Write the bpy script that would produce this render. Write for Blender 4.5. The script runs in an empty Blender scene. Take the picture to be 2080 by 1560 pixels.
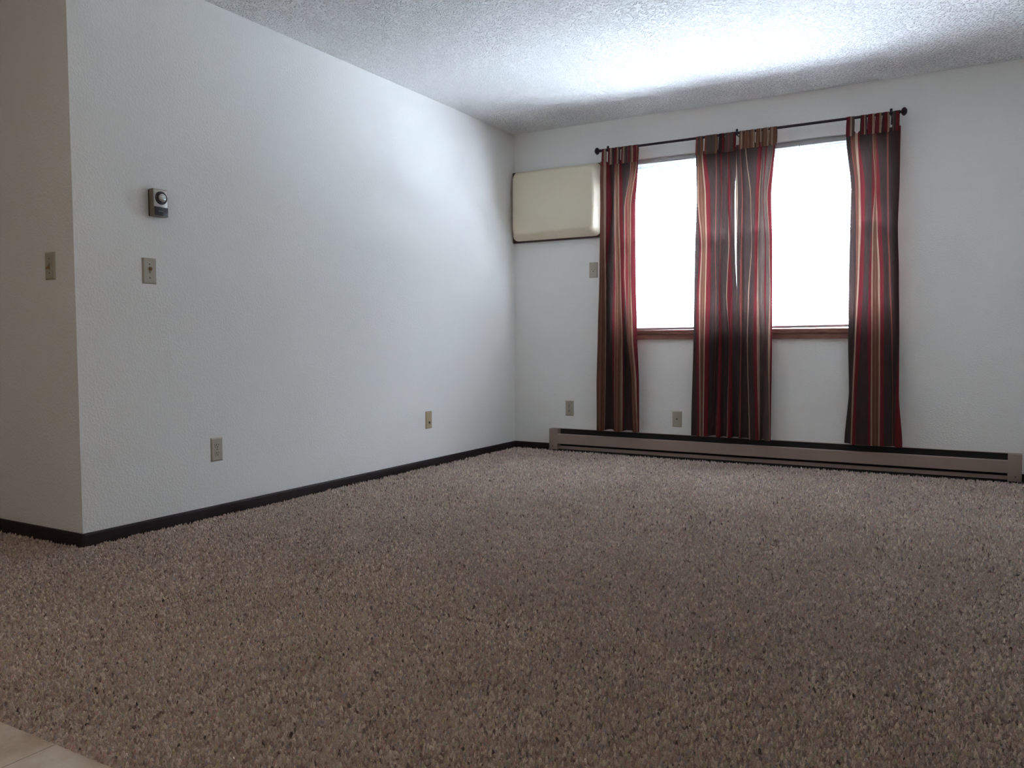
import bpy, bmesh, math, random
import numpy as np
from mathutils import Vector, Matrix

S = bpy.context.scene
COL = S.collection
PI = math.pi

# ------------------------------------------------------------------ camera, light, exposure
cam = bpy.data.cameras.new('camera')
cam.sensor_width = 36.0
cam.lens = 28.772
cam.clip_start = 0.02
cam_ob = bpy.data.objects.new('camera', cam)
COL.objects.link(cam_ob)
RT = Vector((0.866115, 0.499829, -0.003937))
UP = Vector((-0.022693, 0.047188, 0.998628))
BK = Vector((0.49933, -0.864837, 0.052213))
cam_ob.matrix_world = Matrix(((RT.x, UP.x, BK.x, 3.204937),
                              (RT.y, UP.y, BK.y, -5.59689),
                              (RT.z, UP.z, BK.z, 0.839154),
                              (0, 0, 0, 1)))
S.camera = cam_ob

SKY, SNOW, SUN = 3.0, 14.0, 1520.0
world = bpy.data.worlds.new('daylight')
S.world = world
world.use_nodes = True
nt = world.node_tree
nt.nodes.clear()
w_out = nt.nodes.new('ShaderNodeOutputWorld')
w_bg = nt.nodes.new('ShaderNodeBackground')
w_tc = nt.nodes.new('ShaderNodeTexCoord')
w_sp = nt.nodes.new('ShaderNodeSeparateXYZ')
w_rp = nt.nodes.new('ShaderNodeValToRGB')
w_mr = nt.nodes.new('ShaderNodeMapRange')
w_mr.inputs[1].default_value = -1
w_mr.inputs[2].default_value = 1
nt.links.new(w_tc.outputs['Generated'], w_sp.inputs[0])
nt.links.new(w_sp.outputs['Z'], w_mr.inputs[0])
nt.links.new(w_mr.outputs[0], w_rp.inputs[0])
nt.links.new(w_rp.outputs[0], w_bg.inputs[0])
nt.links.new(w_bg.outputs[0], w_out.inputs[0])
w_rp.color_ramp.elements[0].position = 0.495      # sunlit snow below the horizon
w_rp.color_ramp.elements[0].color = (SNOW * .80, SNOW * .94, SNOW * 1.14, 1)
w_rp.color_ramp.elements[1].position = 0.505      # hazy bright sky above it
w_rp.color_ramp.elements[1].color = (SKY * .76, SKY * .93, SKY * 1.2, 1)

sun = bpy.data.lights.new('sun', 'SUN')
sun.energy = SUN
sun.angle = math.radians(0.6)
sun.color = (0.84, 0.93, 1.13)
sun_ob = bpy.data.objects.new('sun', sun)
COL.objects.link(sun_ob)
sun_dir = Vector((-0.06, -math.cos(math.radians(58)), -math.sin(math.radians(58))))   # travels down into the room
sun_ob.rotation_euler = sun_dir.to_track_quat('-Z', 'Y').to_euler()
sun_ob.location = (2, 6, 6)

FILL_LAMP = 24.0            # glow of the added fill lamp behind the view
WX0, WX1, WZ0, WZ1 = 0.86, 2.66, 0.915, 2.14       # window opening
port = bpy.data.lights.new('window_portal', 'AREA')
port.shape = 'RECTANGLE'
port.size = WX1 - WX0
port.size_y = WZ1 - WZ0
port.cycles.is_portal = True
port_ob = bpy.data.objects.new('window_portal', port)
COL.objects.link(port_ob)
port_ob.location = ((WX0 + WX1) / 2, 0.16, (WZ0 + WZ1) / 2)
port_ob.rotation_euler = (-PI / 2, 0, 0)

vs = S.view_settings
vs.view_transform = 'Standard'
vs.look = 'None'
vs.gamma = 1.0
vs.use_curve_mapping = False
vs.exposure = 0.06
cy = S.cycles
cy.max_bounces = 8
cy.diffuse_bounces = 6
cy.transparent_max_bounces = 16
cy.caustics_reflective = False
cy.caustics_refractive = False
cy.sample_clamp_indirect = 120.0
cy.use_guiding = True
cy.use_volume_guiding = False
cy.guiding_training_samples = 20

# ------------------------------------------------------------------ room sizes (metres, carpet surface at z = 0)
H = 2.44
YC = -3.591          # outer corner of the left wall
XR, YB, XL = 3.95, -6.9, -1.7
BB = 0.0527          # baseboard height above the pile
YT = -4.615          # carpet edge against the tile floor

# ------------------------------------------------------------------ materials
def mat(name, color, rough=0.6, metal=0.0, spec=0.5):
    m = bpy.data.materials.new(name)
    m.use_nodes = True
    b = m.node_tree.nodes['Principled BSDF']
    b.inputs['Base Color'].default_value = (*color, 1)
    b.inputs['Roughness'].default_value = rough
    b.inputs['Metallic'].default_value = metal
    b.inputs['Specular IOR Level'].default_value = spec
    return m, m.node_tree, b

def node(nt, kind, **kw):
    n = nt.nodes.new(kind)
    for k, v in kw.items():
        if k.startswith('i_'):
            n.inputs[k[2:].replace('_', ' ')].default_value = v
        else:
            setattr(n, k, v)
    return n

def obj_coords(nt, scale=(1, 1, 1)):
    g = node(nt, 'ShaderNodeNewGeometry')
    mp = node(nt, 'ShaderNodeMapping')
    mp.inputs['Scale'].default_value = scale
    nt.links.new(g.outputs['Position'], mp.inputs['Vector'])
    return mp.outputs[0]

def noise(nt, vec, scale, detail=3, rough=0.5):
    n = node(nt, 'ShaderNodeTexNoise')
    n.inputs['Scale'].default_value = scale
    n.inputs['Detail'].default_value = detail
    n.inputs['Roughness'].default_value = rough
    nt.links.new(vec, n.inputs['Vector'])
    return n.outputs['Fac']

def bump(nt, b, height, strength, dist):
    bp = node(nt, 'ShaderNodeBump')
    bp.inputs['Strength'].default_value = strength
    bp.inputs['Distance'].default_value = dist
    nt.links.new(height, bp.inputs['Height'])
    nt.links.new(bp.outputs[0], b.inputs['Normal'])
    return bp

def ramp(nt, fac, stops):
    r = node(nt, 'ShaderNodeValToRGB')
    e = r.color_ramp.elements
    while len(e) < len(stops):
        e.new(0.5)
    for el, (p, c) in zip(e, stops):
        el.position = p
        el.color = (*c, 1) if len(c) == 3 else c
    nt.links.new(fac, r.inputs[0])
    return r.outputs[0]

# painted drywall with an orange peel texture
M_WALL, t, b = mat('wall_paint', (0.885, 0.872, 0.84), 0.75, spec=0.25)
v = obj_coords(t)
n1 = noise(t, v, 95, 2, 0.5)
bump(t, b, ramp(t, n1, [(0.42, (0, 0, 0)), (0.62, (1, 1, 1))]), 0.32, 0.002)

# popcorn ceiling
M_CEIL, t, b = mat('popcorn_ceiling', (0.90, 0.895, 0.885), 0.95, spec=0.1)
v = obj_coords(t)
vo = node(t, 'ShaderNodeTexVoronoi')
vo.inputs['Scale'].default_value = 85
t.links.new(v, vo.inputs['Vector'])
n2 = noise(t, v, 60, 3, 0.6)
mx = node(t, 'ShaderNodeMath', operation='SUBTRACT')
t.links.new(n2, mx.inputs[0])
t.links.new(vo.outputs['Distance'], mx.inputs[1])
bump(t, b, ramp(t, mx.outputs[0], [(0.0, (0, 0, 0)), (0.45, (1, 1, 1))]), 1.0, 0.012)

# dark stained wood trim
def wood(name, c0, c1, rough, scale):
    m, t, b = mat(name, c0, rough, spec=0.3)
    v = obj_coords(t, scale)
    n = noise(t, v, 6, 5, 0.6)
    t.links.new(ramp(t, n, [(0.3, c0), (0.7, c1)]), b.inputs['Base Color'])
    bump(t, b, n, 0.08, 0.002)
    return m
M_BASE = wood('dark_baseboard', (0.012, 0.0045, 0.0045), (0.026, 0.010, 0.010), 0.6, (2, 2, 40))
M_SILL = wood('sill_wood', (0.20, 0.088, 0.066), (0.33, 0.165, 0.125), 0.28, (3, 30, 30))
M_ACFR = wood('dark_casing', (0.045, 0.020, 0.016), (0.085, 0.04, 0.03), 0.45, (4, 20, 20))

# vinyl tile floor
M_TILE, t, b = mat('tile_floor', (0.42, 0.36, 0.29), 0.45)
v = obj_coords(t)
n = noise(t, v, 7, 6, 0.65)
colr = ramp(t, n, [(0.34, (0.50, 0.37, 0.27)), (0.52, (0.68, 0.55, 0.43)), (0.7, (0.80, 0.70, 0.60))])
sp = node(t, 'ShaderNodeSeparateXYZ')
t.links.new(v, sp.inputs[0])
def joint(axis, off):
    a = node(t, 'ShaderNodeMath', operation='ADD')
    t.links.new(sp.outputs[axis], a.inputs[0])
    a.inputs[1].default_value = off
    pp = node(t, 'ShaderNodeMath', operation='PINGPONG')
    t.links.new(a.outputs[0], pp.inputs[0])
    pp.inputs[1].default_value = 0.2285
    l = node(t, 'ShaderNodeMath', operation='LESS_THAN')
    t.links.new(pp.outputs[0], l.inputs[0])
    l.inputs[1].default_value = 0.0011
    return l.outputs[0]
jm = node(t, 'ShaderNodeMath', operation='MAXIMUM')
t.links.new(joint('X', 9.14 - 1.515), jm.inputs[0])
t.links.new(joint('Y', 9.14 + 4.90), jm.inputs[1])
mixc = node(t, 'ShaderNodeMix', data_type='RGBA')
t.links.new(jm.outputs[0], mixc.inputs[0])
t.links.new(colr, mixc.inputs[6])
mixc.inputs[7].default_value = (0.26, 0.18, 0.13, 1)
t.links.new(mixc.outputs[2], b.inputs['Base Color'])

# carpet: every tuft carries its own yarn colour in the mesh attribute
M_CARP, t, b = mat('carpet_yarn', (0.3, 0.25, 0.22), 0.95, spec=0.1)
at = node(t, 'ShaderNodeAttribute', attribute_name='yarn')
v = obj_coords(t)
n = noise(t, v, 420, 2, 0.6)
mul = node(t, 'ShaderNodeMix', data_type='RGBA', blend_type='MULTIPLY')
mul.inputs[0].default_value = 1
t.links.new(at.outputs['Color'], mul.inputs[6])
t.links.new(ramp(t, n, [(0.25, (0.62, 0.62, 0.62)), (0.75, (1.25, 1.25, 1.25))]), mul.inputs[7])
t.links.new(mul.outputs[2], b.inputs['Base Color'])
bump(t, b, n, 0.5, 0.003)

# curtain cloth: stripes stored per face, woven bump, lets some daylight through
M_CLOTH, t, b = mat('striped_cloth', (0.2, 0.1, 0.1), 0.9, spec=0.05)
at = node(t, 'ShaderNodeAttribute', attribute_name='stripe')
v = obj_coords(t, (900, 30, 14))
n = noise(t, v, 1.0, 2, 0.6)
mul = node(t, 'ShaderNodeMix', data_type='RGBA', blend_type='MULTIPLY')
mul.inputs[0].default_value = 1
t.links.new(at.outputs['Color'], mul.inputs[6])
t.links.new(ramp(t, n, [(0.3, (0.72, 0.72, 0.72)), (0.7, (1.22, 1.22, 1.22))]), mul.inputs[7])
t.links.new(mul.outputs[2], b.inputs['Base Color'])
wv = obj_coords(t, (1, 1, 1))
wn = noise(t, wv, 700, 1, 0.5)
bump(t, b, wn, 0.25, 0.001)
tl = node(t, 'ShaderNodeBsdfTranslucent')
t.links.new(mul.outputs[2], tl.inputs['Color'])
ms = node(t, 'ShaderNodeMixShader')
ms.inputs[0].default_value = 0.18
outn = t.nodes['Material Output']
t.links.new(b.outputs[0], ms.inputs[1])
t.links.new(tl.outputs[0], ms.inputs[2])
t.links.new(ms.outputs[0], outn.inputs['Surface'])

# blinds
M_BLIND, t, b = mat('blind_vinyl', (0.42, 0.42, 0.42), 0.5, spec=0.3)
tl = node(t, 'ShaderNodeBsdfTranslucent')
tl.inputs['Color'].default_value = (0.85, 0.84, 0.82, 1)
ms = node(t, 'ShaderNodeMixShader')
ms.inputs[0].default_value = 0.03
outn = t.nodes['Material Output']
t.links.new(b.outputs[0], ms.inputs[1])
t.links.new(tl.outputs[0], ms.inputs[2])
t.links.new(ms.outputs[0], outn.inputs['Surface'])
M_RAIL, _, _ = mat('blind_rail', (0.44, 0.37, 0.37), 0.45)
M_VINYL, _, _ = mat('window_vinyl', (0.80, 0.80, 0.80), 0.4)

# glass: clear with a weak reflection
M_GLASS = bpy.data.materials.new('window_glass')
M_GLASS.use_nodes = True
t = M_GLASS.node_tree
t.nodes.clear()
o_ = node(t, 'ShaderNodeOutputMaterial')
tr = node(t, 'ShaderNodeBsdfTransparent')
tr.inputs[0].default_value = (0.93, 0.96, 0.95, 1)
gl = node(t, 'ShaderNodeBsdfGlossy')
gl.inputs['Roughness'].default_value = 0.02
ms = node(t, 'ShaderNodeMixShader')
ms.inputs[0].default_value = 0.06
t.links.new(tr.outputs[0], ms.inputs[1])
t.links.new(gl.outputs[0], ms.inputs[2])
t.links.new(ms.outputs[0], o_.inputs[0])

M_ROD, _, _ = mat('rod_metal', (0.035, 0.024, 0.030), 0.35, 0.6)
M_HEAT, t, b = mat('heater_enamel', (0.34, 0.245, 0.21), 0.5)
v = obj_coords(t)
bump(t, b, noise(t, v, 25, 2), 0.03, 0.004)
M_DARK, _, _ = mat('heater_interior', (0.012, 0.009, 0.008), 0.7)
M_FIN, _, _ = mat('fin_metal', (0.05, 0.042, 0.038), 0.5, 0.5)
M_HOLE, _, _ = mat('dark_hole', (0.02, 0.016, 0.012), 0.8)
M_IVORY, _, _ = mat('ivory_plastic', (0.46, 0.41, 0.335), 0.38)
M_YELLOW, _, _ = mat('aged_ivory_plastic', (0.50, 0.39, 0.245), 0.4)
M_TAN, _, _ = mat('tan_plastic', (0.30, 0.235, 0.165), 0.35)
M_BRASS, _, _ = mat('brass_tip', (0.38, 0.25, 0.13), 0.35, 0.5)
M_SCREW, _, _ = mat('screw_metal', (0.10, 0.085, 0.07), 0.4, 0.6)
M_COVER, t, b = mat('cream_vinyl', (0.80, 0.70, 0.535), 0.45)
v = obj_coords(t)
bump(t, b, noise(t, v, 9, 2), 0.12, 0.02)
M_TCASE, _, _ = mat('thermostat_case', (0.20, 0.165, 0.12), 0.42, 0.2)
M_TFACE, _, _ = mat('thermostat_face', (0.52, 0.49, 0.45), 0.35, 0.4)
M_TDIAL, _, _ = mat('thermostat_dial', (0.022, 0.018, 0.018), 0.25)
M_TKNOB, _, _ = mat('thermostat_knob', (0.55, 0.54, 0.50), 0.22, 0.8)
M_TPANEL, _, _ = mat('thermostat_panel', (0.020, 0.017, 0.020), 0.3)
M_TMARK, _, _ = mat('thermostat_mark', (0.35, 0.45, 0.40), 0.5)

# ------------------------------------------------------------------ mesh helpers
def new_obj(name, verts, faces, m=None, parent=None, smooth=False, angle=None):
    me = bpy.data.meshes.new(name)
    me.from_pydata(verts, [], faces)
    me.update()
    if m:
        me.materials.append(m)
    o = bpy.data.objects.new(name, me)
    COL.objects.link(o)
    if parent:
        o.parent = parent
    if smooth:
        me.polygons.foreach_set('use_smooth', [True] * len(me.polygons))
        if angle:
            me.set_sharp_from_angle(angle=math.radians(angle))
    return o

def bm_obj(name, bm, m=None, parent=None, smooth=False, angle=35):
    bmesh.ops.recalc_face_normals(bm, faces=bm.faces)
    me = bpy.data.meshes.new(name)
    bm.to_mesh(me)
    bm.free()
    if m:
        me.materials.append(m)
    o = bpy.data.objects.new(name, me)
    COL.objects.link(o)
    if parent:
        o.parent = parent
    if smooth:
        me.polygons.foreach_set('use_smooth', [True] * len(me.polygons))
        me.set_sharp_from_angle(angle=math.radians(angle))
    return o

def add_box(bm, x0, x1, y0, y1, z0, z1, bev=0.0, seg=2):
    vs_ = [bm.verts.new(p) for p in [(x0, y0, z0), (x1, y0, z0), (x1, y1, z0), (x0, y1, z0),
                                     (x0, y0, z1), (x1, y0, z1), (x1, y1, z1), (x0, y1, z1)]]
    fs = [bm.faces.new([vs_[i] for i in q]) for q in
          [(0, 3, 2, 1), (4, 5, 6, 7), (0, 1, 5, 4), (1, 2, 6, 5), (2, 3, 7, 6), (3, 0, 4, 7)]]
    if bev > 0:
        ed = list({e for f in fs for e in f.edges})
        bmesh.ops.bevel(bm, geom=ed, offset=bev, segments=seg, profile=0.5, affect='EDGES')

def box(name, x0, x1, y0, y1, z0, z1, m, parent=None, bev=0.0, seg=2):
    bm = bmesh.new()
    add_box(bm, x0, x1, y0, y1, z0, z1, bev, seg)
    return bm_obj(name, bm, m, parent, smooth=bev > 0)

def add_lathe(bm, prof, origin, axis, n=24):
    """revolve (distance along axis, radius) pairs round the axis"""
    ax = Vector(axis).normalized()
    a = Vector((0, 0, 1)) if abs(ax.z) < 0.9 else Vector((1, 0, 0))
    u = ax.cross(a).normalized()
    w = ax.cross(u)
    rings = []
    for d, r in prof:
        c = Vector(origin) + ax * d
        if r < 1e-6:
            rings.append([bm.verts.new(c)])
        else:
            rings.append([bm.verts.new(c + (u * math.cos(2 * PI * k / n) + w * math.sin(2 * PI * k / n)) * r)
                          for k in range(n)])
    for A, B in zip(rings, rings[1:]):
        for k in range(n):
            k2 = (k + 1) % n
            if len(A) == 1 and len(B) == 1:
                continue
            if len(A) == 1:
                bm.faces.new((A[0], B[k], B[k2]))
            elif len(B) == 1:
                bm.faces.new((A[k], B[0], A[k2]))
            else:
                bm.faces.new((A[k], B[k], B[k2], A[k2]))
    for R, rev in ((rings[0], True), (rings[-1], False)):
        if len(R) > 2:
            bm.faces.new(R[::-1] if rev else R)

def lathe(name, prof, origin, axis, m, parent=None, n=24, angle=35):
    bm = bmesh.new()
    add_lathe(bm, prof, origin, axis, n)
    return bm_obj(name, bm, m, parent, smooth=True, angle=angle)

def tag(o, label=None, cat=None, group=None, kind=None):
    if label: o['label'] = label
    if cat: o['category'] = cat
    if group: o['group'] = group
    if kind: o['kind'] = kind
    return o

def thing(name, label, cat, loc, rotz=0.0, group=None):
    o = bpy.data.objects.new(name, None)
    o.empty_display_size = 0.05
    COL.objects.link(o)
    o.location = loc
    o.rotation_euler = (0, 0, rotz)
    return tag(o, label, cat, group)

def struct(o, label, cat):
    return tag(o, label, cat, kind='structure')

# ------------------------------------------------------------------ room shell
T = 0.14
# floor slab (vinyl tile, shows at the near left corner; the carpet covers the rest)
struct(box('floor', XL - T, XR + T, YB - T, T, -0.15, -0.012, M_TILE),
       'beige stone-look tile floor at the carpet edge', 'floor')
struct(box('ceiling', XL - T, XR + T, YB - T, T, H, H + 0.12, M_CEIL),
       'white popcorn textured ceiling', 'ceiling')
struct(box('wall_left', -T, 0, YC, 0, -0.012, H, M_WALL),
       'long white textured wall on the left with thermostat', 'wall')
struct(box('wall_side', XL, -T, YC, YC + T, -0.012, H, M_WALL),
       'shaded beige-white return wall at the far left edge', 'wall')
struct(box('wall_right', XR, XR + T, YB, 0, -0.012, H, M_WALL), 'white wall on the right outside the view', 'wall')
struct(box('wall_rear', XL, XR, YB - T, YB, -0.012, H, M_WALL), 'white wall behind the viewer', 'wall')
struct(box('wall_hall', XL - T, XL, YB, YC + T, -0.012, H, M_WALL), 'white wall at the far left of the hall', 'wall')
# window wall with its opening, one mesh
bm = bmesh.new()
add_box(bm, -T, WX0, 0, T, -0.012, H)
add_box(bm, WX1, XR + T, 0, T, -0.012, H)
add_box(bm, WX0, WX1, 0, T, -0.012, 0.847)
add_box(bm, WX0, WX1, 0, T, WZ1, H)
struct(bm_obj('wall_back', bm, M_WALL), 'white textured window wall at the back', 'wall')

# dark baseboards with a rounded top edge
def baseboard(name, pts, label):
    """profile swept along a polyline; the room lies on its right-hand side"""
    prof = [(0.0, -0.012), (0.0125, -0.012), (0.0125, BB - 0.011), (0.0115, BB - 0.004), (0.008, BB - 0.0005), (0.0, BB)]
    P = [Vector((p[0], p[1])) for p in pts]
    dirs = [(P[i + 1] - P[i]).normalized() for i in range(len(P) - 1)]
    nor = [Vector((d.y, -d.x)) for d in dirs]
    verts, faces = [], []
    for i, p in enumerate(P):
        if i == 0: off = nor[0]
        elif i == len(P) - 1: off = nor[-1]
        else:
            s = nor[i - 1] + nor[i]
            off = s / (1 + nor[i - 1].dot(nor[i]))
        for d, z in prof:
            q = p + off * d
            verts.append((q.x, q.y, z))
    k = len(prof)
    for i in range(len(P) - 1):
        for j in range(k - 1):
            faces.append((i * k + j, i * k + j + 1, (i + 1) * k + j + 1, (i + 1) * k + j))
    faces.append(tuple(range(k))[::-1])
    faces.append(tuple((len(P) - 1) * k + j for j in range(k)))
    bm = bmesh.new()
    vv = [bm.verts.new(q) for q in verts]
    for f in faces:
        bm.faces.new([vv[i] for i in f])
    return struct(bm_obj(name, bm, M_BASE, smooth=True, angle=40), label, 'baseboard')
baseboard('baseboard_left', [(0, YC + 0.0), (0, 0)], 'dark brown baseboard along the long left wall')
baseboard('baseboard_side', [(XL, YC), (0.0125, YC)], 'dark brown baseboard along the shaded return wall')
baseboard('baseboard_back', [(0.0125, 0), (0.345, 0)], 'short dark baseboard between corner and heater')
baseboard('baseboard_right', [(3.40, 0), (XR, 0)], 'dark baseboard right of the heater')

# ------------------------------------------------------------------ carpet (cut pile, one object)
rng = np.random.default_rng(7)
PAL = np.array([(0.335, 0.262, 0.232), (0.285, 0.215, 0.190), (0.400, 0.325, 0.290), (0.215, 0.155, 0.140),
                (0.130, 0.095, 0.090), (0.320, 0.205, 0.190), (0.290, 0.265, 0.205), (0.250, 0.215, 0.235),
                (0.440, 0.370, 0.320), (0.330, 0.270, 0.185), (0.075, 0.055, 0.052)])
PAL = PAL * np.array((1.76, 1.77, 1.68))
PW = np.array([.26, .20, .16, .10, .02, .07, .055, .045, .05, .035, .005])
def hash2(ix, iy, k):
    h = (ix.astype(np.int64) * 374761393 + iy.astype(np.int64) * 668265263 + k * 1442695041) & 0x7fffffff
    h = ((h ^ (h >> 13)) * 1274126177) & 0x7fffffff
    h = ((h ^ (h >> 16)) * 668265263) & 0x7fffffff
    return ((h ^ (h >> 11)) & 0xffffff) / float(0xffffff)
def vnoise(x, y, s, k):
    x = x / s; y = y / s
    ix = np.floor(x).astype(np.int64); iy = np.floor(y).astype(np.int64)
    fx = x - ix; fy = y - iy
    fx = fx * fx * (3 - 2 * fx); fy = fy * fy * (3 - 2 * fy)
    a = hash2(ix, iy, k); b_ = hash2(ix + 1, iy, k); c = hash2(ix, iy + 1, k); d = hash2(ix + 1, iy + 1, k)
    return (a * (1 - fx) + b_ * fx) * (1 - fy) + (c * (1 - fx) + d * fx) * fy
def tuft_field(x, y, cell):
    px = x + (vnoise(x, y, 0.03, 5) - .5) * 0.012
    py = y + (vnoise(x, y, 0.03, 6) - .5) * 0.012
    gx = px / cell; gy = py / cell
    ix = np.floor(gx).astype(np.int64); iy = np.floor(gy).astype(np.int64)
    f1 = np.full(x.shape, 9.0); f2 = np.full(x.shape, 9.0)
    bi = np.zeros(x.shape, np.int64); bj = np.zeros(x.shape, np.int64)
    for dx in (-1, 0, 1):
        for dy in (-1, 0, 1):
            jx = ix + dx; jy = iy + dy
            cxx = jx + 0.1 + 0.8 * hash2(jx, jy, 1); cyy = jy + 0.1 + 0.8 * hash2(jx, jy, 2)
            d = (gx - cxx) ** 2 + (gy - cyy) ** 2
            near = d < f1
            f2 = np.where(near, f1, np.minimum(f2, d))
            bi = np.where(near, jx, bi); bj = np.where(near, jy, bj)
            f1 = np.where(near, d, f1)
    f1 = np.sqrt(f1); f2 = np.sqrt(f2)
    return f1, f2, hash2(bi, bj, 3), hash2(bi, bj, 4)
def carpet_patch(x0, x1, y0, y1, step, cell):
    nx = max(2, int(round((x1 - x0) / step)) + 1); ny = max(2, int(round((y1 - y0) / step)) + 1)
    X, Y = np.meshgrid(np.linspace(x0, x1, nx), np.linspace(y0, y1, ny))
    x = X.ravel(); y = Y.ravel()
    f1, f2, h1, h2 = tuft_field(x, y, cell)
    dome = np.clip(1 - (f1 / 0.75) ** 2, 0, 1)
    gap = np.clip((f2 - f1) / 0.35, 0, 1)
    lay = vnoise(x, y, 0.33, 8) * .6 + vnoise(x, y, 0.09, 9) * .4
    RISE = 0.0145 if step < 0.0025 else 0.017 if step < 0.003 else 0.025 if step < 0.0035 else 0.016
    z = -0.0115 + (0.0075 - RISE) * .55 + RISE * (0.35 + 0.65 * dome) * (0.45 + 0.55 * gap) * (0.55 + 0.75 * h1) + 0.0032 * h1 + 0.003 * (lay - .5)
    edge = np.clip((y - YT) / 0.012, 0, 1)
    z = np.where(y < -4.4, -0.0125 + (z + 0.0125) * np.sqrt(edge), z)
    # tufts lean with the pile
    x = x + (vnoise(x, y, 0.012, 11) - .5) * 0.004
    y2 = np.where((y > YT + .002), y + (vnoise(x, y, 0.012, 12) - .5) * 0.004, y)
    idx = np.searchsorted(np.cumsum(PW) / PW.sum(), np.clip(h2, 0, 0.99999))
    c = PAL[np.clip(idx, 0, len(PAL) - 1)]
    tone = 0.90 + 0.13 * vnoise(x, y, 0.022, 14) + 0.12 * vnoise(x, y, 0.21, 15)
    c = c * (tone * (0.86 + 0.28 * h1))[:, None]
    g = np.arange(nx * ny).reshape(ny, nx)
    q = np.stack([g[:-1, :-1], g[:-1, 1:], g[1:, 1:], g[1:, :-1]], -1).reshape(-1, 4)
    return np.stack([x, y2, z], 1), q, c
def build_carpet():
    V, Q, C = [], [], []
    off = 0
    for a in CARPET_ZONES:
        v_, q_, c_ = carpet_patch(*a)
        V.append(v_); Q.append(q_ + off); C.append(c_)
        off += len(v_)
    V = np.concatenate(V); Q = np.concatenate(Q); C = np.concatenate(C)
    me = bpy.data.meshes.new('carpet')
    me.vertices.add(len(V))
    me.vertices.foreach_set('co', V.astype(np.float32).ravel())
    me.loops.add(len(Q) * 4)
    me.loops.foreach_set('vertex_index', Q.astype(np.int32).ravel())
    me.polygons.add(len(Q))
    me.polygons.foreach_set('loop_start', np.arange(0, len(Q) * 4, 4, dtype=np.int32))
    me.polygons.foreach_set('use_smooth', np.ones(len(Q), dtype=bool))
    me.update(calc_edges=True)
    at_ = me.attributes.new('yarn', 'FLOAT_COLOR', 'POINT')
    at_.data.foreach_set('color', np.concatenate([C, np.ones((len(C), 1))], 1).astype(np.float32).ravel())
    me.materials.append(M_CARP)
    o = bpy.data.objects.new('carpet', me)
    COL.objects.link(o)
    return tag(o, 'speckled brown wall-to-wall cut-pile carpet covering the floor', 'carpet', kind='stuff')
CARPET_ZONES = [(0.9, 3.45, YT, -3.55, 0.0021, 0.0064),
                (-1.7, -0.9, YT, YC, 0.01, 0.0095),
                (-0.9, 0.9, YT, YC, 0.0036, 0.0072),
                (3.45, XR, YT, -3.55, 0.008, 0.0095),
                (0.0, 0.9, YC, -3.55, 0.0036, 0.0072),
                (0.0, 3.55, -3.55, -2.2, 0.0028, 0.0072),
                (0.0, 3.75, -2.2, 0.0, 0.0031, 0.0085),
                (3.55, XR, -3.55, -2.2, 0.01, 0.0095),
                (3.75, XR, -2.2, 0.0, 0.01, 0.0095)]
build_carpet()

# ------------------------------------------------------------------ window: two sash units side by side, sill, blinds
XM = 1.75
def window_unit(name, x0, x1, label):
    root = struct(thing(name, label, 'window', ((x0 + x1) / 2, 0.10, WZ0)), label, 'window')
    lx = (x1 - x0) / 2
    zt = WZ1 - WZ0
    bm = bmesh.new()
    add_box(bm, -lx, -lx + .035, -0.02, 0.04, 0, zt)
    add_box(bm, lx - .035, lx, -0.02, 0.04, 0, zt)
    add_box(bm, -lx + .035, lx - .035, -0.02, 0.04, zt - .085, zt)
    add_box(bm, -lx + .035, lx - .035, -0.02, 0.04, 0, 0.035)
    bm_obj('window_frame', bm, M_VINYL, root)
    zm = 1.495 - WZ0
    for nm, z0, z1, yy in (('sash', 0.035, zm + .016, -0.008), ('sash', zm - .016, zt - .080, 0.014)):
        bm = bmesh.new()
        a = lx - .036
        add_box(bm, -a, -a + .03, yy, yy + .02, z0, z1)
        add_box(bm, a - .03, a, yy, yy + .02, z0, z1)
        add_box(bm, -a + .03, a - .03, yy, yy + .02, z0, z0 + .032)
        add_box(bm, -a + .03, a - .03, yy, yy + .02, z1 - .032, z1)
        s = bm_obj(nm, bm, M_VINYL, root)
        box('pane', -a + .029, a - .029, yy + .008, yy + .012, z0 + .031, z1 - .031, M_GLASS, s)
window_unit('window_1', WX0, XM, 'left double-hung window behind white blind')
window_unit('window_2', XM, WX1, 'right double-hung window behind white blind')

# sill: rounded nosing over an apron, in brown wood
bm = bmesh.new()
prof = [(0.08, WZ0), (-0.0275, WZ0), (-0.0292, WZ0 - .0008), (-0.0306, WZ0 - .003), (-0.031, WZ0 - .022),
        (-0.028, WZ0 - .030), (-0.018, WZ0 - .034), (-0.018, 0.847), (0.08, 0.847)]
xa, xb = WX0 - .03, WX1 + .03
va = [bm.verts.new((xa, y if y < 0 else 0.0, z)) for y, z in prof]
vb = [bm.verts.new((xb, y if y < 0 else 0.0, z)) for y, z in prof]
for i in range(len(prof) - 1):
    bm.faces.new((va[i], vb[i], vb[i + 1], va[i + 1]))
bm.faces.new((va[-1], vb[-1], vb[0], va[0]))
bm.faces.new(va[::-1])
bm.faces.new(vb)
add_box(bm, WX0, WX1, 0.0, 0.14, 0.847, WZ0)
struct(bm_obj('trim_1', bm, M_SILL, smooth=True, angle=30), 'brown wood window sill with rounded nosing', 'window sill')

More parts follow.
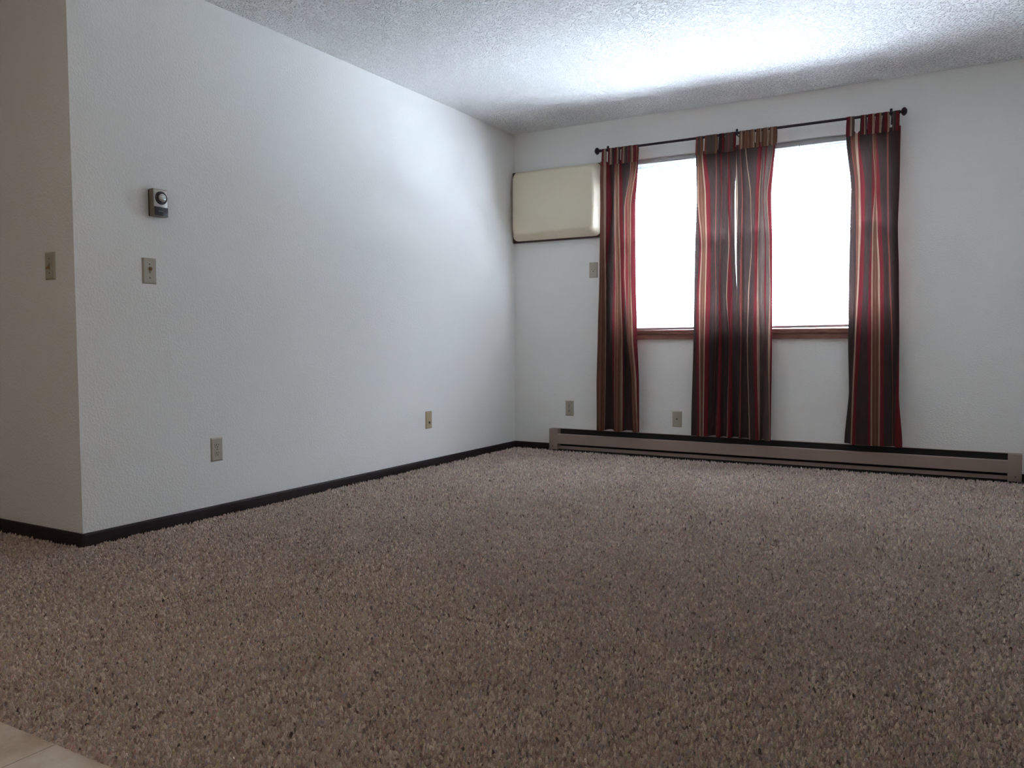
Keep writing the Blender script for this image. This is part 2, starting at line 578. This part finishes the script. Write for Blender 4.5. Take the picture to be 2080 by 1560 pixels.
def blind(label, x0, x1, group, bottom_l, bottom_r, wand_x):
    root = thing('window_blind', label, 'blind', ((x0 + x1) / 2, 0.045, WZ1 - 0.001), 0, group)
    lx = (x1 - x0) / 2
    box('headrail', -lx, lx, -0.016, 0.014, -0.030, 0.0, M_BLIND, root, bev=0.002)
    # curved slats hanging level, one mesh
    verts, faces = [], []
    dz = 0.0212
    top = -0.044
    zb = ((bottom_l + bottom_r) / 2) - (WZ1 - 0.001)
    n = int((top - zb - 0.020) / dz)
    w = 0.0125
    for k in range(n + 1):
        z = top - k * dz
        tilt = 0.0 + 0.02 * math.sin(k * 1.7)
        sec = []
        for j in range(5):
            yy = -w + 2 * w * j / 4
            zz = 0.0022 * (1 - (yy / w) ** 2) - yy * math.tan(tilt) * -1
            sec.append((yy, zz))
        base = len(verts)
        drop = max(0.0, (k - (n - 3)) / 3.0)
        for x in (-lx + .002, lx - .002):
            skew = drop * (((bottom_r - bottom_l) / 2) * (1 if x > 0 else -1))
            for yy, zz in sec:
                verts.append((x, yy, z + zz + skew))
            for yy, zz in sec:
                verts.append((x, yy, z + zz - 0.0009 + skew))
        for j in range(4):
            faces.append((base + j, base + j + 1, base + 11 + j, base + 10 + j))
            faces.append((base + 5 + j, base + 15 + j, base + 16 + j, base + 6 + j))
        faces.append((base, base + 10, base + 15, base + 5))
        faces.append((base + 4, base + 9, base + 19, base + 14))
        faces.append(tuple(base + i for i in (0, 5, 6, 1))); faces.append(tuple(base + i for i in (1, 6, 7, 2)))
        faces.append(tuple(base + i for i in (2, 7, 8, 3))); faces.append(tuple(base + i for i in (3, 8, 9, 4)))
        faces.append(tuple(base + 10 + i for i in (0, 1, 6, 5))); faces.append(tuple(base + 10 + i for i in (1, 2, 7, 6)))
        faces.append(tuple(base + 10 + i for i in (2, 3, 8, 7))); faces.append(tuple(base + 10 + i for i in (3, 4, 9, 8)))
    new_obj('slats', verts, faces, M_BLIND, root)
    # bottom rail with the last slats stacked on it
    bm = bmesh.new()
    for zo, hh, ww in [(-0.0345, 0.017, 0.012)] + [(-0.0160 + 0.0046 * q, 0.0018, 0.0125) for q in range(5)]:
        v8 = []
        for x, zc in ((-lx + .002, bottom_l), (lx - .002, bottom_r)):
            zz = zc - (WZ1 - 0.001) + zo
            v8 += [bm.verts.new((x, -ww, zz)), bm.verts.new((x, ww, zz)), bm.verts.new((x, ww, zz + hh)), bm.verts.new((x, -ww, zz + hh))]
        for q in ((0, 1, 2, 3), (7, 6, 5, 4), (0, 4, 5, 1), (1, 5, 6, 2), (2, 6, 7, 3), (3, 7, 4, 0)):
            bm.faces.new([v8[i] for i in q])
    bm_obj('bottom_rail', bm, M_RAIL, root)
    for cx in (-lx * .62, 0.0, lx * .62):
        bm = bmesh.new()
        add_lathe(bm, [(0, .0011), (-(zb + 0.02), .0011)], (cx, -0.0142, -0.02), (0, 0, -1), 6)
        bm_obj('ladder_cord', bm, M_BLIND, root)
    lathe('tilt_clip', [(0, .005), (.012, .005), (.016, .003), (.026, .003)], (wand_x - (x0 + x1) / 2, -0.021, -0.018), (0, 0, -1), M_BLIND, root, 10)
BG = 'white slatted blinds in the window'
blind('white slatted blind in the left half of the window', WX0 + .002, XM - .001, BG, 0.950, 0.952, 1.42)
blind('white slatted blind in the right half of the window', XM + .001, WX1 - .002, BG, 0.951, 0.959, 2.13)

# ------------------------------------------------------------------ curtain rod
ZR, YR, RR = 2.209, -0.09, 0.0085
rod = thing('curtain_rod', 'dark metal curtain rod with faceted end knobs above the window', 'curtain rod', (1.749, YR, ZR))
lathe('pole', [(-0.975, RR), (0.975, RR)], (0, 0, 0), (1, 0, 0), M_ROD, rod, 20)
for s in (-1, 1):
    lathe('finial', [(0, .0115), (.008, .0115), (.009, .008), (.013, .008), (.016, .016), (.025, .0255), (.034, .0255), (.045, .013), (.047, 0.0)],
          (s * 0.975, 0, 0), (s, 0, 0), M_ROD, rod, 8, angle=12)
for bx in (0.829, 1.752, 2.682):
    bm = bmesh.new()
    x = bx - 1.749
    add_box(bm, x - .008, x + .008, 0.084, 0.09, -0.05, 0.03, .002)
    add_box(bm, x - .004, x + .004, 0.0, 0.086, -0.014, -0.009)
    # open cup round the pole
    pts = [(math.cos(a) * .0125, math.sin(a) * .0125) for a in np.linspace(-PI * .5, PI * .95, 12)]
    pin = [(math.cos(a) * .0092, math.sin(a) * .0092) for a in np.linspace(-PI * .5, PI * .95, 12)]
    for i in range(11):
        q = []
        for xx in (x - .006, x + .006):
            q.append([bm.verts.new((xx, -c, d)) for c, d in (pts[i], pts[i + 1], pin[i + 1], pin[i])])
        A, B = q
        bm.faces.new(A); bm.faces.new(B[::-1])
        for k in range(4):
            bm.faces.new((A[k], B[k], B[(k + 1) % 4], A[(k + 1) % 4]))
    add_lathe(bm, [(0, .008), (.010, .0085), (.015, .006), (.0165, 0)], (x, 0, 0.011), (0, 0, 1), 10)
    bm_obj('bracket', bm, M_ROD, rod, smooth=True)

# ------------------------------------------------------------------ curtains
CLOTH = dict(D=(0.056, 0.037, 0.034), K=(0.030, 0.021, 0.021), G=(0.095, 0.068, 0.058), R=(0.140, 0.021, 0.025),
             C=(0.31, 0.21, 0.15), T=(0.155, 0.070, 0.046), P=(0.20, 0.062, 0.050), O=(0.21, 0.100, 0.060))
def stripes(me, cols):
    """cols: one colour per face"""
    a = me.attributes.new('stripe', 'FLOAT_COLOR', 'CORNER')
    out = np.ones((len(me.loops), 4), np.float32)
    for p in me.polygons:
        out[p.loop_start:p.loop_start + p.loop_total, :3] = cols[p.index]
    a.data.foreach_set('color', out.ravel())

PANELS = {}
PANELS['A'] = dict(seq='TCRDRCTCRDCRTCR', top=2.13, bottom=0.186, amp=0.038, sig=0.009, ph=0.3,
    fold=[1, 0.7, 0, -1, -0.2, 0.6, 1, 0.6, -0.2, -1, 0, 0.2, 1, 0.8, 0.2],
    tabs=[(0.784, 0.818, 'RC'), (0.833, 0.877, 'RCG'), (0.883, 0.922, 'RRCG'), (0.934, 0.973, 'RCG'), (0.977, 1.025, 'GRGC'), (1.025, 1.06, 'RRP')],
    rows=[(2.074, [0.774, 0.801, 0.818, 0.843, 0.871, 0.883, 0.887, 0.909, 0.917, 0.932, 0.999, 1.003, 1.007, 1.047, 1.051, 1.059]),
          (1.797, [0.78, 0.807, 0.822, 0.855, 0.877, 0.878, 0.896, 0.914, 0.922, 0.939, 0.954, 0.963, 0.979, 1.008, 1.013, 1.043]),
          (1.306, [0.777, 0.812, 0.817, 0.817, 0.87, 0.894, 0.899, 0.933, 0.938, 0.961, 0.961, 0.968, 0.993, 1.012, 1.015, 1.049]),
          (0.882, [0.766, 0.813, 0.816, 0.817, 0.858, 0.888, 0.896, 0.942, 0.947, 0.951, 0.976, 0.979, 0.989, 1.023, 1.03, 1.06]),
          (0.527, [0.756, 0.808, 0.81, 0.81, 0.861, 0.884, 0.891, 0.937, 0.947, 0.952, 1.011, 1.015, 1.015, 1.049, 1.06, 1.075]),
          (0.192, [0.758, 0.805, 0.807, 0.808, 0.865, 0.887, 0.892, 0.938, 0.945, 0.95, 1.019, 1.026, 1.027, 1.067, 1.071, 1.079])])
PANELS['B'] = dict(seq='DRCTCRDPDCRDCRD', top=2.122, bottom=0.184, amp=0.035, sig=0.007, ph=1.7,
    fold=[0.3, 0.8, 0.9, 0.3, 0.9, 0.4, -0.5, -0.7, -1, 0.6, 1, -0.5, 0.7, 0.9, -0.6],
    tabs=[(1.476, 1.524, 'PGO'), (1.537, 1.581, 'PGG'), (1.581, 1.624, 'GGO'), (1.632, 1.669, 'KKR'), (1.674, 1.707, 'GGP'), (1.707, 1.744, 'GGR')],
    rows=[(2.1, [1.475, 1.485, 1.486, 1.49, 1.514, 1.524, 1.545, 1.607, 1.613, 1.639, 1.639, 1.652, 1.691, 1.692, 1.701, 1.75]),
          (1.804, [1.483, 1.489, 1.49, 1.496, 1.54, 1.549, 1.574, 1.607, 1.613, 1.646, 1.646, 1.651, 1.692, 1.693, 1.711, 1.737]),
          (1.475, [1.475, 1.509, 1.523, 1.528, 1.552, 1.56, 1.581, 1.604, 1.609, 1.644, 1.645, 1.648, 1.701, 1.711, 1.717, 1.742]),
          (1.144, [1.474, 1.493, 1.51, 1.518, 1.55, 1.558, 1.584, 1.614, 1.617, 1.641, 1.641, 1.655, 1.69, 1.701, 1.734, 1.759]),
          (0.844, [1.472, 1.492, 1.513, 1.52, 1.545, 1.554, 1.578, 1.613, 1.615, 1.644, 1.644, 1.667, 1.715, 1.717, 1.737, 1.768]),
          (0.189, [1.457, 1.503, 1.52, 1.528, 1.538, 1.549, 1.574, 1.599, 1.6, 1.626, 1.634, 1.664, 1.703, 1.714, 1.737, 1.783])])
PANELS['C'] = dict(seq='CDPDCDRCGRGCR', top=2.13, bottom=0.18, amp=0.035, sig=0.007, ph=3.1,
    fold=[-0.5, -0.6, 0.5, -0.8, 0.6, 0.4, 0.8, 0.9, -0.7, 0.2, 0.8, 0.9, 0.3],
    tabs=[(1.769, 1.801, 'TCT'), (1.803, 1.836, 'OTO'), (1.838, 1.871, 'TOC'), (1.878, 1.916, 'TOTC'), (1.919, 1.961, 'TOTC'), (1.964, 2.011, 'TCTT')],
    rows=[(2.114, [1.747, 1.747, 1.773, 1.778, 1.808, 1.815, 1.894, 1.92, 1.92, 1.939, 1.954, 1.992, 1.993, 2.004]),
          (1.78, [1.744, 1.76, 1.789, 1.796, 1.844, 1.85, 1.882, 1.903, 1.908, 1.924, 1.93, 1.954, 1.957, 1.98]),
          (1.458, [1.753, 1.755, 1.783, 1.793, 1.854, 1.859, 1.878, 1.897, 1.899, 1.943, 1.953, 1.972, 1.975, 1.991]),
          (1.135, [1.759, 1.76, 1.78, 1.798, 1.837, 1.846, 1.88, 1.898, 1.906, 1.941, 1.957, 1.982, 1.985, 1.995]),
          (0.843, [1.768, 1.768, 1.789, 1.796, 1.835, 1.843, 1.88, 1.904, 1.919, 1.954, 1.96, 1.977, 1.989, 2.0]),
          (0.181, [1.783, 1.784, 1.788, 1.797, 1.854, 1.866, 1.902, 1.921, 1.927, 1.955, 1.96, 1.992, 1.995, 2.0])])
PANELS['D'] = dict(seq='DPTCRDRCTCRDPDR', top=2.128, bottom=0.184, amp=0.035, sig=0.009, ph=4.4,
    fold=[-0.6, -0.2, 0, 0.7, 0.6, 0.2, 0.3, 0.5, 0.6, 0.5, 0.4, 0.1, 0.2, -0.8, 0.6],
    tabs=[(2.429, 2.476, 'RRCG'), (2.51, 2.548, 'DRRCG'), (2.551, 2.593, 'RRC'), (2.595, 2.631, 'RRC'), (2.633, 2.675, 'DRRC'), (2.691, 2.729, 'GDRR')],
    rows=[(2.089, [2.429, 2.455, 2.462, 2.481, 2.498, 2.507, 2.58, 2.582, 2.585, 2.602, 2.602, 2.607, 2.661, 2.669, 2.73, 2.737]),
          (1.775, [2.462, 2.487, 2.495, 2.508, 2.519, 2.545, 2.584, 2.601, 2.603, 2.606, 2.607, 2.629, 2.667, 2.675, 2.733, 2.737]),
          (1.535, [2.459, 2.495, 2.499, 2.512, 2.527, 2.547, 2.584, 2.589, 2.596, 2.614, 2.62, 2.643, 2.673, 2.681, 2.73, 2.732]),
          (1.234, [2.457, 2.498, 2.5, 2.51, 2.52, 2.545, 2.574, 2.589, 2.597, 2.628, 2.638, 2.658, 2.687, 2.696, 2.741, 2.743]),
          (0.84, [2.459, 2.497, 2.497, 2.499, 2.508, 2.535, 2.573, 2.596, 2.601, 2.639, 2.647, 2.668, 2.708, 2.714, 2.751, 2.753]),
          (0.504, [2.469, 2.488, 2.488, 2.49, 2.502, 2.519, 2.585, 2.599, 2.607, 2.645, 2.653, 2.674, 2.719, 2.723, 2.74, 2.759]),
          (0.197, [2.447, 2.486, 2.486, 2.487, 2.497, 2.516, 2.588, 2.604, 2.612, 2.649, 2.656, 2.679, 2.724, 2.728, 2.738, 2.784])])

def curtain(key, label, ybase=-0.09):
    d = PANELS[key]
    xs0 = [r[1] for r in d['rows']]
    xc = sum(xs0[0]) / len(xs0[0])
    root = thing('curtain', label, 'curtain', (xc, ybase, d['bottom']), 0, 'striped tab-top curtains at the window')
    seq = d['seq']
    ns = 6
    zs = np.array([r[0] for r in d['rows']])[::-1]
    BX = np.array([r[1] for r in d['rows']])[::-1]
    ztop = d['top']
    NZ = 72
    zz = np.linspace(d['bottom'], ztop, NZ)
    # smooth the outline between the measured heights
    def interp(z):
        i = int(np.clip(np.searchsorted(zs, z) - 1, 0, len(zs) - 2))
        f = np.clip((z - zs[i]) / (zs[i + 1] - zs[i]), 0, 1)
        f = f * .45 + (f * f * (3 - 2 * f)) * .55
        return BX[i] * (1 - f) + BX[i + 1] * f
    nst = len(seq)
    verts = []
    prof = np.array(d['fold'])
    for iz, z in enumerate(zz):
        b = interp(z)
        xcol = np.concatenate([np.linspace(b[i], b[i + 1], ns, endpoint=False) for i in range(nst)] + [[b[-1]]])
        xcol = np.maximum.accumulate(xcol + np.arange(len(xcol)) * 1e-6)
        # depth profile smoothed along the row
        fx = np.linspace(b[0], b[-1], 160)
        mid = np.clip(np.searchsorted(b, fx, side='right') - 1, 0, nst - 1)
        raw = prof[mid]
        sig = d['sig'] / (fx[1] - fx[0])
        kk = np.arange(-int(3 * sig) - 1, int(3 * sig) + 2)
        ker = np.exp(-.5 * (kk / sig) ** 2); ker /= ker.sum()
        pad = len(kk) // 2
        sm = np.convolve(np.pad(raw, pad, mode='edge'), ker, 'valid')
        t = (z - d['bottom']) / (ztop - d['bottom'])
        amp = d['amp'] * (1.0 - 0.45 * t)
        dep = -amp * np.interp(xcol, fx, sm)
        dep += 0.004 * np.sin(xcol * 61 + z * 2.3 + d['ph']) * (1 - .4 * t) + 0.005 * math.sin(z * 3.1 + d['ph'])
        top_f = max(0.0, (t - 0.93) / 0.07)
        dep = dep * (1 - .6 * top_f)
        sag = 0.0
        if iz == 0:
            sagv = -0.004 * np.interp(xcol, fx, sm)
        for j, x in enumerate(xcol):
            zv = z - d['bottom']
            if iz == 0:
                zv += sagv[j]
            if iz == NZ - 1:
                # scalloped top edge sagging between the tabs
                cov = min((max(0.0, a - x, x - e) for a, e, _ in d['tabs']))
                zv -= min(0.022, cov * 1.1) if x > d['tabs'][0][0] and x < d['tabs'][-1][1] else 0.0
            verts.append((x - xc, dep[j], zv))
    nc = nst * ns + 1
    faces, cols = [], []
    crng = random.Random(3)
    for iz in range(NZ - 1):
        for j in range(nc - 1):
            faces.append((iz * nc + j, iz * nc + j + 1, (iz + 1) * nc + j + 1, (iz + 1) * nc + j))
            s = seq[j // ns]
            c = CLOTH[s]
            if s == 'T' and (j % ns) in (1, 4):
                c = tuple(q * .68 for q in c)
            cols.append(c)
    o = new_obj('panel', verts, faces, M_CLOTH, root, smooth=True)
    stripes(o.data, cols)
    # hanging tabs: cloth loops over the pole
    zt = ztop - d['bottom']
    zr = ZR - d['bottom']
    for a, e, cs in d['tabs']:
        path = [(-0.0145, zt - .032), (-0.0140, zt - .005), (-0.0128, zt + .03), (-0.0116, zr - .012)]
        rad = 0.0108
        path += [(-rad * math.cos(q), zr + rad * math.sin(q)) for q in np.linspace(0.0, PI, 9)]
        path += [(0.0112, zr - .02), (0.008, zt + .02), (0.004, zt - .012)]
        n = len(cs)
        m_ = 3
        vv, ff, cc = [], [], []
        for k, (py, pz) in enumerate(path):
            tw = 0.0
            pinch = 1.0 - 0.10 * (1 if 3 <= k <= 12 else 0)
            for i in range(n * m_ + 1):
                f = i / (n * m_)
                x = (a + e) / 2 + (f - .5) * (e - a) * pinch
                vv.append((x - xc, py - YR * 0 + (YR - ybase) + 0.0012 * math.sin(f * 9 + k), pz))
        w = n * m_ + 1
        for k in range(len(path) - 1):
            for i in range(n * m_):
                ff.append((k * w + i, k * w + i + 1, (k + 1) * w + i + 1, (k + 1) * w + i))
                cc.append(CLOTH[cs[i // m_]])
        tb = new_obj('tab', vv, ff, M_CLOTH, root, smooth=True)
        stripes(tb.data, cc)
    return root
curtain('A', 'narrow striped curtain hanging left of the window beside the cream wall unit')
curtain('B', 'striped curtain left of the centre gap with a hem corner flaring left', -0.086)
curtain('C', 'striped curtain right of the centre gap with rust-coloured tabs', -0.096)
curtain('D', 'wide striped curtain hanging at the right end of the rod')

# ------------------------------------------------------------------ electric baseboard heater
hx0, hx1, hy, hz0, hz1 = 0.337, 3.407, -0.066, 0.014, 0.173
ht = thing('baseboard_heater', 'long brown electric baseboard heater below the window', 'heater', ((hx0 + hx1) / 2, 0, 0))
L2 = (hx1 - hx0) / 2
box('back_plate', -L2 + .07, L2 - .07, -0.012, -0.001, 0.0, hz1 - .002, M_DARK, ht)
box('top_lip', -L2 + .068, L2 - .068, -0.018, -0.001, hz1 - .0025, hz1, M_HEAT, ht)
bm = bmesh.new()                                     # front panel: pressed sheet leaning back at the top
pr = [(hy + .006, .060), (hy + .0, .062), (hy - .0, .130), (hy + .004, .136), (hy + .012, .137), (hy + .012, .134), (hy + .006, .132), (hy + .004, .064)]
A = [bm.verts.new((-L2 + .066, y, z)) for y, z in pr]
B = [bm.verts.new((L2 - .066, y, z)) for y, z in pr]
for i in range(len(pr)):
    k = (i + 1) % len(pr)
    bm.faces.new((A[i], B[i], B[k], A[k]))
bm.faces.new(A[::-1]); bm.faces.new(B)
bm_obj('front_panel', bm, M_HEAT, ht, smooth=True, angle=30)
box('bottom_strip', -L2 + .07, L2 - .07, hy + .020, hy + .024, 0.020, 0.044, M_HEAT, ht)
box('base_tray', -L2 + .02, L2 - .02, -0.042, -0.012, -0.012, 0.014, M_DARK, ht)
bm = bmesh.new()                                     # finned element behind the slots
for i in range(170):
    x = -L2 + .12 + i * (2 * L2 - .24) / 169
    add_box(bm, x - .0006, x + .0006, -0.050, -0.014, 0.060, 0.122)
add_lathe(bm, [(0, .008), (2 * L2 - .2, .008)], (-L2 + .1, -0.032, 0.09), (1, 0, 0), 12)
bm_obj('heating_element', bm, M_FIN, ht)
for s in (-1, 1):
    x0, x1 = (-L2, -L2 + .071) if s < 0 else (L2 - .071, L2)
    e = box('end_cap', x0, x1, hy - .0015, -0.0005, hz0, hz1 + .001, M_HEAT, ht, bev=0.004)
    sx = (x0 + x1) / 2 + (-0.004 if s < 0 else .004)
    lathe('screw', [(0, .0042), (.0012, .0042), (.0018, .002), (.0019, 0)], (sx, hy - .001, 0.042), (0, -1, 0), M_SCREW, e, 12)

# ------------------------------------------------------------------ cream wall air-conditioner cover on its dark casing
ac = thing('air_conditioner_cover', 'cream padded air conditioner cover on dark casing in the corner', 'air conditioner', (0.375, 0, 1.60))
bm = bmesh.new()
add_box(bm, -0.371, -0.325, -0.024, -0.0005, 0.0, 0.54)
add_box(bm, 0.328, 0.374, -0.024, -0.0005, 0.0, 0.54)
add_box(bm, -0.325, 0.328, -0.024, -0.0005, 0.494, 0.54)
add_box(bm, -0.325, 0.328, -0.024, -0.0005, 0.0, 0.046)
bm_obj('casing', bm, M_ACFR, ac)
def rrect(x0, x1, z0, z1, r, n=8):
    pts = []
    for cx_, cz_, a0 in ((x1 - r, z1 - r, 0), (x0 + r, z1 - r, PI / 2), (x0 + r, z0 + r, PI), (x1 - r, z0 + r, 1.5 * PI)):
        for k in range(n + 1):
            a = a0 + k / n * PI / 2
            pts.append((cx_ + r * math.cos(a), cz_ + r * math.sin(a)))
    return pts
bm = bmesh.new()
rings = []
#        x0      x1     z0     z1     r     y
for x0, x1, z0, z1, r, y in ((-0.366, 0.370, 0.012, 0.541, .042, -0.018),
                             (-0.366, 0.370, 0.012, 0.541, .042, -0.030),
                             (-0.361, 0.365, 0.018, 0.538, .044, -0.037),
                             (-0.352, 0.356, 0.034, 0.530, .048, -0.060),
                             (-0.342, 0.346, 0.050, 0.521, .050, -0.083),
                             (-0.334, 0.338, 0.062, 0.513, .048, -0.0955),
                             (-0.322, 0.326, 0.074, 0.503, .042, -0.1000),
                             (-0.20, 0.20, 0.17, 0.40, .03, -0.1035)):
    rings.append([bm.verts.new((p, y, q)) for p, q in rrect(x0, x1, z0, z1, r)])
for A, B in zip(rings, rings[1:]):
    k = len(A)
    for i in range(k):
        bm.faces.new((A[i], A[(i + 1) % k], B[(i + 1) % k], B[i]))
bm.faces.new(rings[-1])
bm.faces.new(rings[0][::-1])
bm_obj('cover', bm, M_COVER, ac, smooth=True, angle=50)
lathe('screw', [(0, .004), (.002, .004), (.003, 0)], (0.357, -0.036, 0.112), (0.3, -1, 0), M_SCREW, ac, 10)

# ------------------------------------------------------------------ wall plates
def plate_mesh(w=0.070, h=0.114, d=0.0065, m=M_IVORY):
    bm = bmesh.new()
    b0 = [(-w / 2, -h / 2), (w / 2, -h / 2), (w / 2, h / 2), (-w / 2, h / 2)]
    lv = []
    for ins, y in ((0, 0.0), (0, -0.0015), (0.0012, -0.0030), (0.0062, -d)):
        lv.append([bm.verts.new((x - math.copysign(ins, x), y, z - math.copysign(ins, z))) for x, z in b0])
    for A, B in zip(lv, lv[1:]):
        for i in range(4):
            bm.faces.new((A[i], A[(i + 1) % 4], B[(i + 1) % 4], B[i]))
    bm.faces.new(lv[-1]); bm.faces.new(lv[0][::-1])
    return bm
def screw(root, x, z, r=0.0030, m=M_SCREW, d=0.0065):
    lathe('screw', [(-.001, r), (.0006, r), (.0012, r * .6), (.0013, 0)], (x, -d, z), (0, -1, 0), m, root, 12)
def wall_plate(name, label, cat, loc, rotz, m=M_IVORY):
    r = thing(name, label, cat, loc, rotz)
    bm_obj('cover_plate', plate_mesh(m=m), m, r, smooth=True, angle=25)
    return r
def toggle(root, z0, up):
    box('switch_slot', -0.0052, 0.0052, -0.0071, -0.006, z0 - .0125, z0 + .0125, M_TAN, root)
    bm = bmesh.new()
    a = 0.55 if up else -0.55
    c, s = math.cos(a), math.sin(a)
    sec = []
    for k, (d, w, h) in enumerate(((0.0, .0046, .0062), (0.010, .0042, .0050), (0.0155, .0034, .0036))):
        cy_, cz_ = -0.0065 - d * c, z0 + d * s
        sec.append([bm.verts.new((sx * w, cy_ + sz * h * s * 1.0, cz_ + sz * h * c)) for sx, sz in ((-1, -1), (1, -1), (1, 1), (-1, 1))])
    for A, B in zip(sec, sec[1:]):
        for i in range(4):
            bm.faces.new((A[i], A[(i + 1) % 4], B[(i + 1) % 4], B[i]))
    bm.faces.new(sec[-1]); bm.faces.new(sec[0][::-1])
    bm_obj('toggle', bm, M_BRASS, root)
def receptacle(root, zc):
    bm = bmesh.new()
    pts = []
    for k in range(28):
        a = 2 * PI * k / 28
        pts.append((0.0165 * math.cos(a), max(-0.0125, min(0.0125, 0.0165 * math.sin(a)))))
    f0 = [bm.verts.new((x, -0.006, zc + z)) for x, z in pts]
    f1 = [bm.verts.new((x * .97, -0.0082, zc + z * .97)) for x, z in pts]
    k = len(pts)
    for i in range(k):
        bm.faces.new((f0[i], f0[(i + 1) % k], f1[(i + 1) % k], f1[i]))
    bm.faces.new(f1)
    r = bm_obj('receptacle', bm, M_IVORY, root, smooth=True, angle=40)
    bm = bmesh.new()
    add_box(bm, -.0076, -.0050, -.0086, -.008, zc - .001, zc + .0085)
    add_box(bm, .0050, .0074, -.0086, -.008, zc + .000, zc + .0078)
    add_lathe(bm, [(0, .0030), (.0006, .0030)], (0, -.008, zc - .0072), (0, -1, 0), 12)
    bm_obj('socket_holes', bm, M_HOLE, r)
def outlet(label, loc, rotz):
    r = wall_plate('wall_outlet', label, 'outlet', loc, rotz)
    r['group'] = 'electrical outlets low on the walls'
    receptacle(r, 0.0195)
    receptacle(r, -0.0195)
    screw(r, 0, 0, .0026)
    return r
LR = PI / 2
sw = wall_plate('light_switch', 'ivory toggle switch plate below the thermostat on the left wall', 'light switch', (0, -3.249, 1.155), LR)
toggle(sw, 0.006, True); screw(sw, 0, 0.030); screw(sw, 0, -0.030); screw(sw, 0, -0.008, .0022)
sw = wall_plate('light_switch', 'shaded switch plate on the return wall at the far left edge', 'light switch', (-0.164, YC, 1.159), 0)
toggle(sw, -0.004, False); screw(sw, 0, 0.030); screw(sw, 0, -0.030); screw(sw, 0, 0.012, .0020)
outlet('ivory double outlet low on the left wall', (0, -2.905, 0.323), LR)
outlet('ivory double outlet on the back wall above the heater end', (0.479, 0, 0.329), 0)
pj = wall_plate('phone_jack', 'yellowed phone jack plate low on the left wall near the corner', 'phone jack', (0, -1.163, 0.317), LR, M_YELLOW)
box('jack_housing', -0.011, 0.011, -0.0085, -0.006, -0.030, 0.000, M_YELLOW, pj, bev=.001)
box('jack_hole', -0.006, 0.0065, -0.0090, -0.008, -0.024, -0.010, M_HOLE, pj)
screw(pj, 0, 0.041, .0026, M_YELLOW); screw(pj, 0, -0.043, .0026, M_BRASS)
so = wall_plate('wall_outlet', 'single outlet high on the back wall under the cream wall unit', 'outlet', (0.677, 0, 1.364), 0)
lathe('receptacle', [(-.001, .0185), (.0016, .0185), (.0022, .017), (.0022, 0)], (0, -0.006, 0), (0, -1, 0), M_IVORY, so, 28)
bm = bmesh.new()
add_box(bm, -.0105, -.0065, -.0088, -.008, 0.001, 0.0065)
add_box(bm, .0065, .0105, -.0088, -.008, 0.001, 0.0065)
add_lathe(bm, [(0, .0034), (.0007, .0034)], (0, -.008, -0.0095), (0, -1, 0), 12)
bm_obj('socket_holes', bm, M_HOLE, so)
screw(so, 0, 0.030, .0024, M_TAN); screw(so, 0, -0.030, .0024, M_TAN)
cp = wall_plate('cable_plate', 'ivory cable jack plate on the back wall below the left window', 'cable jack', (1.326, 0, 0.284), 0)
lathe('coax_connector', [(-.001, .0062), (.002, .0062), (.002, .0046), (.009, .0046), (.0092, 0)], (0, -0.0065, 0.0), (0, -1, 0), M_SCREW, cp, 6, angle=20)
screw(cp, 0, 0.041, .0024, M_TAN); screw(cp, 0, -0.041, .0024, M_TAN)

# ------------------------------------------------------------------ thermostat
th = thing('thermostat', 'small square-cornered thermostat with silver dial high on the left wall', 'thermostat', (0, -3.208, 1.455), LR)
tw, thh = 0.0375, 0.060
box('base', -tw + .002, tw - .002, -0.012, 0.0, -thh + .002, thh - .002, M_HOLE, th, bev=.001)
box('case', -tw, tw, -0.037, -0.010, -thh, thh, M_TCASE, th, bev=.0022)
box('face_plate', -tw + .0025, tw - .004, -0.0385, -0.036, -0.018, thh - .003, M_TFACE, th, bev=.0006)
pn = box('lower_panel', -tw + .006, tw - .001, -0.0385, -0.036, -thh + .004, -0.019, M_TPANEL, th, bev=.0006)
bm = bmesh.new()
for i, x in enumerate((-.010, -.0065, -.003, .002, .0055, .009)):
    add_box(bm, x - .0013, x + .0013, -.0389, -.0384, -.0385, -.0355)
bm_obj('panel_lettering', bm, M_TMARK, pn)
dial = lathe('dial', [(0, .0290), (.005, .0285), (.0075, .026), (.0068, .020), (.0066, 0)], (0.001, -0.038, 0.021), (0, -1, 0), M_TDIAL, th, 40)
lathe('knob', [(0, .0185), (.006, .0180), (.0095, .0150), (.0115, .009), (.012, 0)], (0.001, -0.0445, 0.021), (0, -1, 0), M_TKNOB, dial, 32, angle=60)

# ------------------------------------------------------------------ added fill lamp, unseen behind the view, warms near floor and return wall
lp = thing('added_fill_lamp', 'added round glass ceiling lamp behind the viewer, warm fill light', 'ceiling lamp', (1.25, -5.15, H))
lathe('fill_lamp_base', [(0, .095), (.018, .095), (.022, .085), (.022, 0)], (0, 0, 0), (0, 0, -1), M_VINYL, lp, 32)
M_FILL_LAMP, t, b = mat('fill_lamp_glass', (0.9, 0.86, 0.78), 0.3)
b.inputs['Emission Color'].default_value = (1.0, 0.88, 0.73, 1)
b.inputs['Emission Strength'].default_value = FILL_LAMP
lathe('fill_lamp_shade', [(.022, .12), (.03, .135), (.055, .14), (.085, .12), (.108, .08), (.118, .035), (.12, 0)], (0, 0, 0), (0, 0, -1), M_FILL_LAMP, lp, 36, angle=70)
